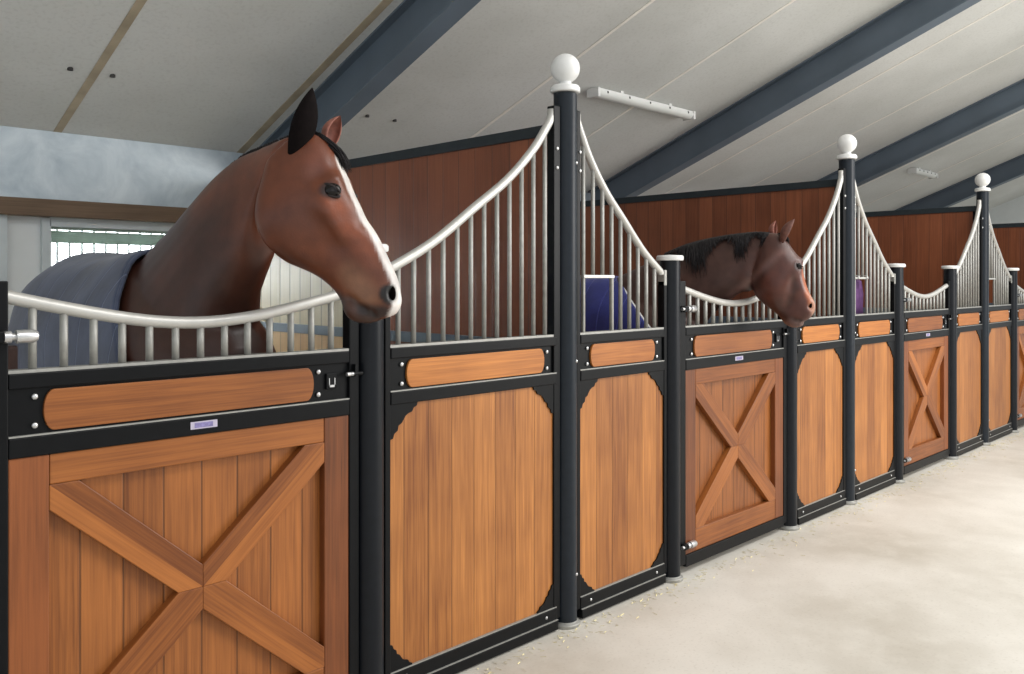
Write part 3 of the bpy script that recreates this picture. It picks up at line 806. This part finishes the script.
    MB().tube([p + Vector((0, -0.002, 0.0)) for p in rings[0]], 0.009, 8).build('front_binding', R_['trim'], ro, True)
    return root, sec

M['nostril_shade_ball'] = plain('nostril_shade', (12, 8, 8), 0.95, 0, 0.2, 60, spec=0.0)  # near-black, for the unlit inside of the nostrils
M['lid'] = plain('eyelid_skin', (30, 20, 18), 0.55, 0, 0.2, 60)
M['ear_dark'] = plain('dark_ear_hair', (16, 11, 11), 0.9, 0, 0.35, 50, spec=0.1)
M['ear_bay'] = plain('bay_ear_hair', (132, 80, 66), 0.6, 0, 0.25, 50)
M['ear_brown'] = plain('brown_ear_hair', (104, 66, 56), 0.6, 0, 0.3, 50)

def crest_strands(secs, frame, n, reach, side, rad, t0=0.0, t1=1.0, clump=None, lift=0.012):
    def gen(rnd):
        ox, oy, hd = frame; hx, hy = math.cos(hd), math.sin(hd)
        D_ = densify(secs, 6)
        for k in range(n):
            f = (t0 + (t1 - t0) * rnd.random()) * (len(D_) - 1); i = min(int(f), len(D_) - 2); u_ = f - i
            T = [D_[i][0][j] * (1 - u_) + D_[i + 1][0][j] * u_ for j in (0, 1)]
            B = [D_[i][1][j] * (1 - u_) + D_[i + 1][1][j] * u_ for j in (0, 1)]
            wd = D_[i][2]; ln = reach * rnd.uniform(0.45, 1.12)
            if clump: ln *= clump(f / (len(D_) - 1))
            if ln < 0.015: continue
            dn = ((B[0] - T[0]), (B[1] - T[1])); dl = math.hypot(*dn); dn = (dn[0] / dl, dn[1] / dl)
            path = []; sk = rnd.uniform(-0.02, 0.03)
            for q in range(7):
                e = q / 6; down = ln * e
                v = 1 - 2 * down / dl
                v = max(-0.9, min(1, v)); l = (1 - abs(v) ** 2.2) ** (1 / 2.2) if abs(v) < 1 else 0
                lat = side * (wd * l * 1.03 + 0.006 + rnd.uniform(0, 0.006))
                up = lift * (1 - e) ** 2
                a = T[0] + dn[0] * down - dn[0] * up + sk * e * 1.2; z = T[1] + dn[1] * down - dn[1] * up - 0.15 * max(0, e - .3) * ln
                path.append((ox + hx * a - hy * lat, oy + hy * a + hx * lat, z))
            yield path, rad * rnd.uniform(0.7, 1.2)
    return gen

def free_strands(frame, n, start, end, spread, rad, sag=0.02):
    def gen(rnd):
        ox, oy, hd = frame; hx, hy = math.cos(hd), math.sin(hd)
        for k in range(n):
            s = [v + rnd.uniform(-1, 1) * w_ for v, w_ in zip(start, spread)]; e = [v + rnd.uniform(-1, 1) * w_ for v, w_ in zip(end, spread)]
            path = []
            for q in range(6):
                t = q / 5; a, z, l = [x + (y - x) * t for x, y in zip(s, e)]
                a += sag * math.sin(PI * t); path.append((ox + hx * a - hy * l, oy + hy * a + hx * l, z + sag * .5 * math.sin(PI * t)))
            yield path, rad
    return gen

# near horse
H1_head = [((0.021, 2.100), (-0.102, 1.994), .060, .0), ((0.080, 2.098), (-0.125, 1.870), .080, .0), ((0.134, 2.038), (-0.121, 1.765), .096, .05), ((0.165, 1.970), (-0.095, 1.702), .104, .12),
           ((0.191, 1.903), (-0.038, 1.673), .098, .18), ((0.229, 1.838), (0.027, 1.645), .083, .2), ((0.270, 1.771), (0.085, 1.611), .068, .15), ((0.305, 1.704), (0.130, 1.571), .058, .1),
           ((0.334, 1.637), (0.156, 1.534), .054, .05), ((0.352, 1.580), (0.170, 1.497), .054, .05), ((0.362, 1.530), (0.200, 1.466), .048, .05), ((0.345, 1.490), (0.252, 1.456), .030, .0)]
H1_neck = [((-0.030, 2.095), (-0.190, 1.850), .058, -.1), ((-0.223, 2.072), (-0.223, 1.682), .072, -.2), ((-0.375, 2.052), (-0.291, 1.586), .088, -.25), ((-0.524, 2.000), (-0.361, 1.500), .108, -.25),
           ((-0.682, 1.918), (-0.390, 1.430), .132, -.25), ((-0.851, 1.824), (-0.420, 1.330), .160, -.25), ((-1.032, 1.735), (-0.430, 1.200), .195, -.25), ((-1.15, 1.66), (-0.55, 1.10), .21, -.2)]
F1 = (1.52, -0.08, math.radians(-52)); FN1 = (1.52, -0.08, math.radians(-88))
def neck_to_head(a, z, lat, F, FN):
    x = F[0] + math.cos(FN[2]) * a - math.sin(FN[2]) * lat; y = F[1] + math.sin(FN[2]) * a + math.cos(FN[2]) * lat
    dx, dy = x - F[0], y - F[1]
    return (dx * math.cos(F[2]) + dy * math.sin(F[2]), z, -dx * math.sin(F[2]) + dy * math.cos(F[2]))
N1 = lambda a, z, lat: neck_to_head(a, z, lat, F1, FN1)
H1 = dict(head=H1_head, neck=H1_neck, head_at=(1.52, -0.08), head_deg=-52, neck_deg=-88, x=1.50, dz=0.0, dy=0.0, voxel=0.0095, eye_size=1.2,
    nostril_shade_ball=(0.346, 1.560, .028, (0.017, 0.010, 0.027), -12), eye=(0.150, 1.893), neck_col=(70, 42, 33), head_col=(108, 59, 38), head_center=(0.10, 1.83, 0.22, 0.30),
    sculpt=[(0.150, 1.893, 0, .065, .012), (0.150, 1.893, 0, .034, -.014), (0.155, 1.932, 0, .038, .012), (0.105, 1.945, 0, .050, -.012),
            (0.125, 1.850, 0, .045, .010), (0.143, 1.815, 0, .040, .015), (0.162, 1.780, 0, .038, .015), (0.180, 1.745, 0, .034, .010),
            (0.235, 1.80, 0, .06, -.010), (0.155, 1.725, 0, .07, -.012), (0.105, 1.80, 0, .08, -.008),
            (-0.02, 1.76, 0, .20, .018), (-0.08, 1.83, 0, .12, .012), (0.03, 1.69, 0, .06, .008),
            (0.320, 1.568, 0, .080, .012), (0.348, 1.566, 0, .034, -.012, .030), (0.348, 1.550, 0, .030, -.010, .030),
            (0.195, 1.545, 0, .022, -.008), (0.212, 1.530, 0, .022, -.012), (0.230, 1.517, 0, .022, -.012), (0.250, 1.505, 0, .022, -.012), (0.272, 1.490, 0, .022, -.012),
            (0.20, 1.50, 0, .05, .010)] + [N1(a, z, 0)[:2] + (-1, .07, -.008) for a, z in ((-0.27, 1.72), (-0.33, 1.64), (-0.39, 1.56), (-0.44, 1.48))],
    paint=[([(0.155, 1.86, 0.09), (0.19, 1.80, 0.07), (0.25, 1.69, 0.05)], 0.03, 0.03, .07, (146, 78, 48), .7, 'both'),  # lit zone below the eye, painted redder
           ([(0.01, 1.77, 0.1)], 0.05, 0.05, .14, (90, 52, 38), .6, 'both'),  # shading of the cheek painted darker
           ([(0.20, 1.63, 0.03), (0.26, 1.55, 0.04)], 0.04, 0.045, .06, (150, 112, 86), .6, 'both'),
           ([(0.16, 1.52, 0.0), (0.25, 1.47, 0.0)], 0.055, 0.05, .04, (66, 54, 50), .9, 'c'),
           ([(0.245, 1.505, 0.045), (0.31, 1.50, 0.04)], 0.022, 0.024, .025, (44, 34, 34), .9, 'both'),
           ([(0.195, 1.545, 0.05), (0.248, 1.505, 0.05), (0.29, 1.485, 0.03)], 0.010, 0.012, .015, (46, 36, 34), .8, 'both'),
           ([(0.330, 1.558, 0.05), (0.338, 1.548, 0.05)], 0.030, 0.028, .016, (14, 10, 10), 1.0, 'both'),
           ([(0.163, 2.0, 0.0), (0.196, 1.903, 0.0), (0.270, 1.771, 0.0), (0.336, 1.637, 0.0), (0.362, 1.55, 0.0), (0.352, 1.500, 0.0)], 0.034, 0.041, .014, (232, 228, 224), 1.0, 'c'),
           ([(0.140, 1.897, 0.10), (0.160, 1.890, 0.10)], 0.026, 0.026, .022, (40, 24, 22), .9, 'both'),
           ([N1(-0.10, 2.04, -.06), N1(-0.30, 2.00, -.07), N1(-0.55, 1.90, -.09)], 0.05, 0.07, .14, (118, 68, 50), .75, 'c'),  # light along the crest of the neck, painted in
           ([N1(-0.55, 1.75, -.13), N1(-0.70, 1.62, -.16)], 0.05, 0.06, .16, (92, 54, 40), .6, 'c'),  # brighter middle of the neck, muscle shading put into the colour
           ([N1(-0.20, 1.70, 0), N1(-0.29, 1.56, 0), N1(-0.37, 1.44, 0), N1(-0.42, 1.3, 0)], 0.04, 0.06, .14, (44, 27, 23), .8, 'c'),  # shade of the throat and neck underside, painted in
           ([(-0.02, 1.70, 0.06), (0.05, 1.655, 0.05)], 0.03, 0.02, .08, (78, 44, 32), .6, 'both'),
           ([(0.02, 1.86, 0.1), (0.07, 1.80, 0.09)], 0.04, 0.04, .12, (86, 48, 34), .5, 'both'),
           ([(0.10, 2.02, 0.06), (0.10, 1.98, 0.08)], 0.03, 0.03, .08, (128, 78, 64), .5, 'both'),
           ([(0.340, 1.570, 0.042), (0.344, 1.550, 0.040)], 0.021, 0.020, .012, (8, 6, 6), 1.0, 'both')],  # darkness inside the nostrils, painted on
    ears=[(0.012, 2.012, -0.056, 0.078, 2.238, -0.062, 0.050, 110, M['ear_dark']), (0.085, 2.060, 0.055, 0.124, 2.172, 0.080, 0.040, -70, M['ear_bay'])],
    hair=[dict(name='mane', mat=M['hair'], strands=crest_strands(H1_neck, FN1, 420, 0.16, 1, 0.004, 0.02, 0.92)),
          dict(name='forelock', mat=M['hair'], strands=free_strands(F1, 130, (0.060, 2.085, 0.0), (0.165, 1.985, 0.01), (0.018, 0.02, 0.03), 0.0028, 0.020))],
    rug=dict(mat=M['navy'], trim=M['navy'], drop=0.42, front=[(0.0, 1.02), (0.25, 0.92), (0.5, 0.74), (0.75, 0.54), (1.0, 0.42)]))
horse('bay_horse', 'bay horse with white blaze in slate blue rug, looking over the near door', H1)

# farther horse
H2_head = [((-0.028, 1.895), (-0.090, 1.716), .058, .0), ((0.036, 1.888), (-0.121, 1.590), .078, .0), ((0.082, 1.842), (-0.094, 1.512), .090, .05), ((0.114, 1.795), (-0.052, 1.466), .098, .1),
           ((0.152, 1.734), (-0.013, 1.433), .096, .15), ((0.169, 1.663), (0.022, 1.402), .076, .15), ((0.190, 1.582), (0.047, 1.372), .060, .1), ((0.217, 1.510), (0.067, 1.342), .054, .05),
           ((0.240, 1.451), (0.111, 1.318), .051, .05), ((0.229, 1.397), (0.168, 1.325), .030, .0)]
H2_neck = [((-0.010, 1.890), (-0.110, 1.600), .058, -.1), ((-0.103, 1.896), (-0.140, 1.540), .076, -.2), ((-0.221, 1.888), (-0.200, 1.530), .090, -.25), ((-0.342, 1.873), (-0.300, 1.450), .106, -.25),
           ((-0.466, 1.851), (-0.390, 1.380), .123, -.25), ((-0.600, 1.812), (-0.450, 1.29), .143, -.25), ((-0.80, 1.725), (-0.52, 1.18), .173, -.25), ((-1.03, 1.627), (-0.60, 1.05), .20, -.2)]
F2 = (4.78, -0.095, math.radians(-66)); FN2 = (4.78, -0.095, math.radians(-77))
def clumps2(t):
    return 0.22 + 0.75 * math.exp(-(t / 0.06) ** 2) + 1.0 * math.exp(-((t - 0.24) / 0.06) ** 2) + 1.35 * math.exp(-((t - 0.56) / 0.11) ** 2) - 0.12
H2 = dict(head=H2_head, neck=H2_neck, head_at=(4.78, -0.095), head_deg=-66, neck_deg=-77, x=4.58, dz=-0.10, dy=0.0, voxel=0.011, eye_size=0.8,
    nostril_shade_ball=(0.224, 1.450, .028, (0.013, 0.008, 0.020), -12), eye=(0.150, 1.690), neck_col=(78, 55, 49), head_col=(86, 50, 42), head_center=(0.10, 1.55, 0.10, 0.28),
    sculpt=[(0.150, 1.690, 0, .06, .012), (0.150, 1.690, 0, .030, -.010), (0.165, 1.722, 0, .035, .010), (0.00, 1.60, 0, .20, .022), (0.02, 1.53, 0, .12, .012), (0.125, 1.60, 0, .045, -.010), (0.120, 1.55, 0, .045, -.012), (0.105, 1.49, 0, .05, -.012), (0.085, 1.44, 0, .05, -.008), (0.165, 1.56, 0, .05, .008),
            (-0.254, 1.526, -1, .07, .005), (-0.21, 1.562, -1, .07, .005), (-0.165, 1.597, -1, .07, .006), (-0.123, 1.631, -1, .07, .006), (-0.08, 1.668, -1, .07, .006), (-0.04, 1.71, -1, .07, .006), (0.0, 1.75, -1, .07, .005),
            (-0.14, 1.565, -1, .06, -.006), (-0.09, 1.615, -1, .06, -.006),
            (0.215, 1.455, 0, .070, .010), (0.224, 1.450, 0, .032, -.024), (0.125, 1.368, 0, .022, -.008), (0.15, 1.358, 0, .022, -.012), (0.175, 1.350, 0, .022, -.012), (0.20, 1.350, 0, .022, -.012)],
    paint=[([(-0.254, 1.500, 0), (-0.123, 1.602, 0), (-0.017, 1.705, 0), (0.06, 1.775, 0)], 0.020, 0.014, .05, (118, 88, 82), .75, 'flat'),  # lit ridge of the neck muscle, painted as a lighter band
           ([(-0.170, 1.525, 0), (-0.10, 1.575, 0), (-0.03, 1.655, 0)], 0.022, 0.008, .05, (44, 27, 25), .8, 'flat'),  # shade below the muscle ridge, painted in
           ([(0.04, 1.60, 0), (0.03, 1.54, 0)], 0.06, 0.05, .10, (96, 54, 44), .7, 'flat'),
           ([(0.00, 1.44, 0), (0.08, 1.38, 0)], 0.03, 0.03, .08, (58, 34, 30), .8, 'flat'),  # shading under the jaw, painted darker
           ([(0.125, 1.66, 0), (0.130, 1.58, 0), (0.118, 1.51, 0), (0.09, 1.44, 0)], 0.010, 0.010, .04, (58, 34, 29), .7, 'flat'),  # groove between jowl and nose, its shade painted on
           ([(0.170, 1.66, 0.0), (0.188, 1.60, 0.0), (0.208, 1.54, 0.0), (0.235, 1.46, 0.0)], 0.045, 0.055, .03, (170, 94, 54), .95, 'c'),  # lit front of the nose, painted orange
           ([(0.225, 1.50, 0.0), (0.245, 1.43, 0.0)], 0.03, 0.045, .04, (190, 146, 122), .8, 'c'),
           ([(0.11, 1.33, 0.0), (0.19, 1.345, 0.0)], 0.05, 0.04, .05, (120, 96, 90), .8, 'c'),
           ([(0.222, 1.450, 0.05)], 0.02, 0.02, .015, (28, 20, 20), .9, 'both'),
           ([(0.150, 1.690, 0.09)], 0.024, 0.024, .02, (36, 24, 22), .9, 'both'),
           ([(0.125, 1.368, 0.05), (0.20, 1.350, 0.04)], 0.010, 0.012, .015, (34, 26, 26), .9, 'both')],
    ears=[(0.000, 1.865, 0.050, 0.012, 1.972, 0.070, 0.038, -80, M['ear_bay']), (0.055, 1.835, -0.050, 0.128, 1.968, -0.080, 0.044, -60, M['ear_brown'])],
    hair=[dict(name='mane', mat=M['hair'], strands=crest_strands(H2_neck, FN2, 620, 0.14, -1, 0.0032, 0.02, 0.80, clumps2, 0.004)),
          dict(name='forelock', mat=M['hair'], strands=free_strands(F2, 60, (0.035, 1.88, 0.0), (0.085, 1.835, 0.0), (0.012, 0.012, 0.028), 0.003, 0.012))],
    rug=dict(mat=M['royal'], trim=M['white'], drop=0.40, front=[(0.0, 0.94), (0.25, 0.74), (0.5, 0.46), (0.75, 0.32), (1.0, 0.28)]))
horse('dark_bay_horse', 'dark bay horse in royal blue rug, head lowered over the second door', H2)

# lift everything so that the floor lies at zero
for o in bpy.context.scene.objects:
    if o.parent is None: o.location.z -= G
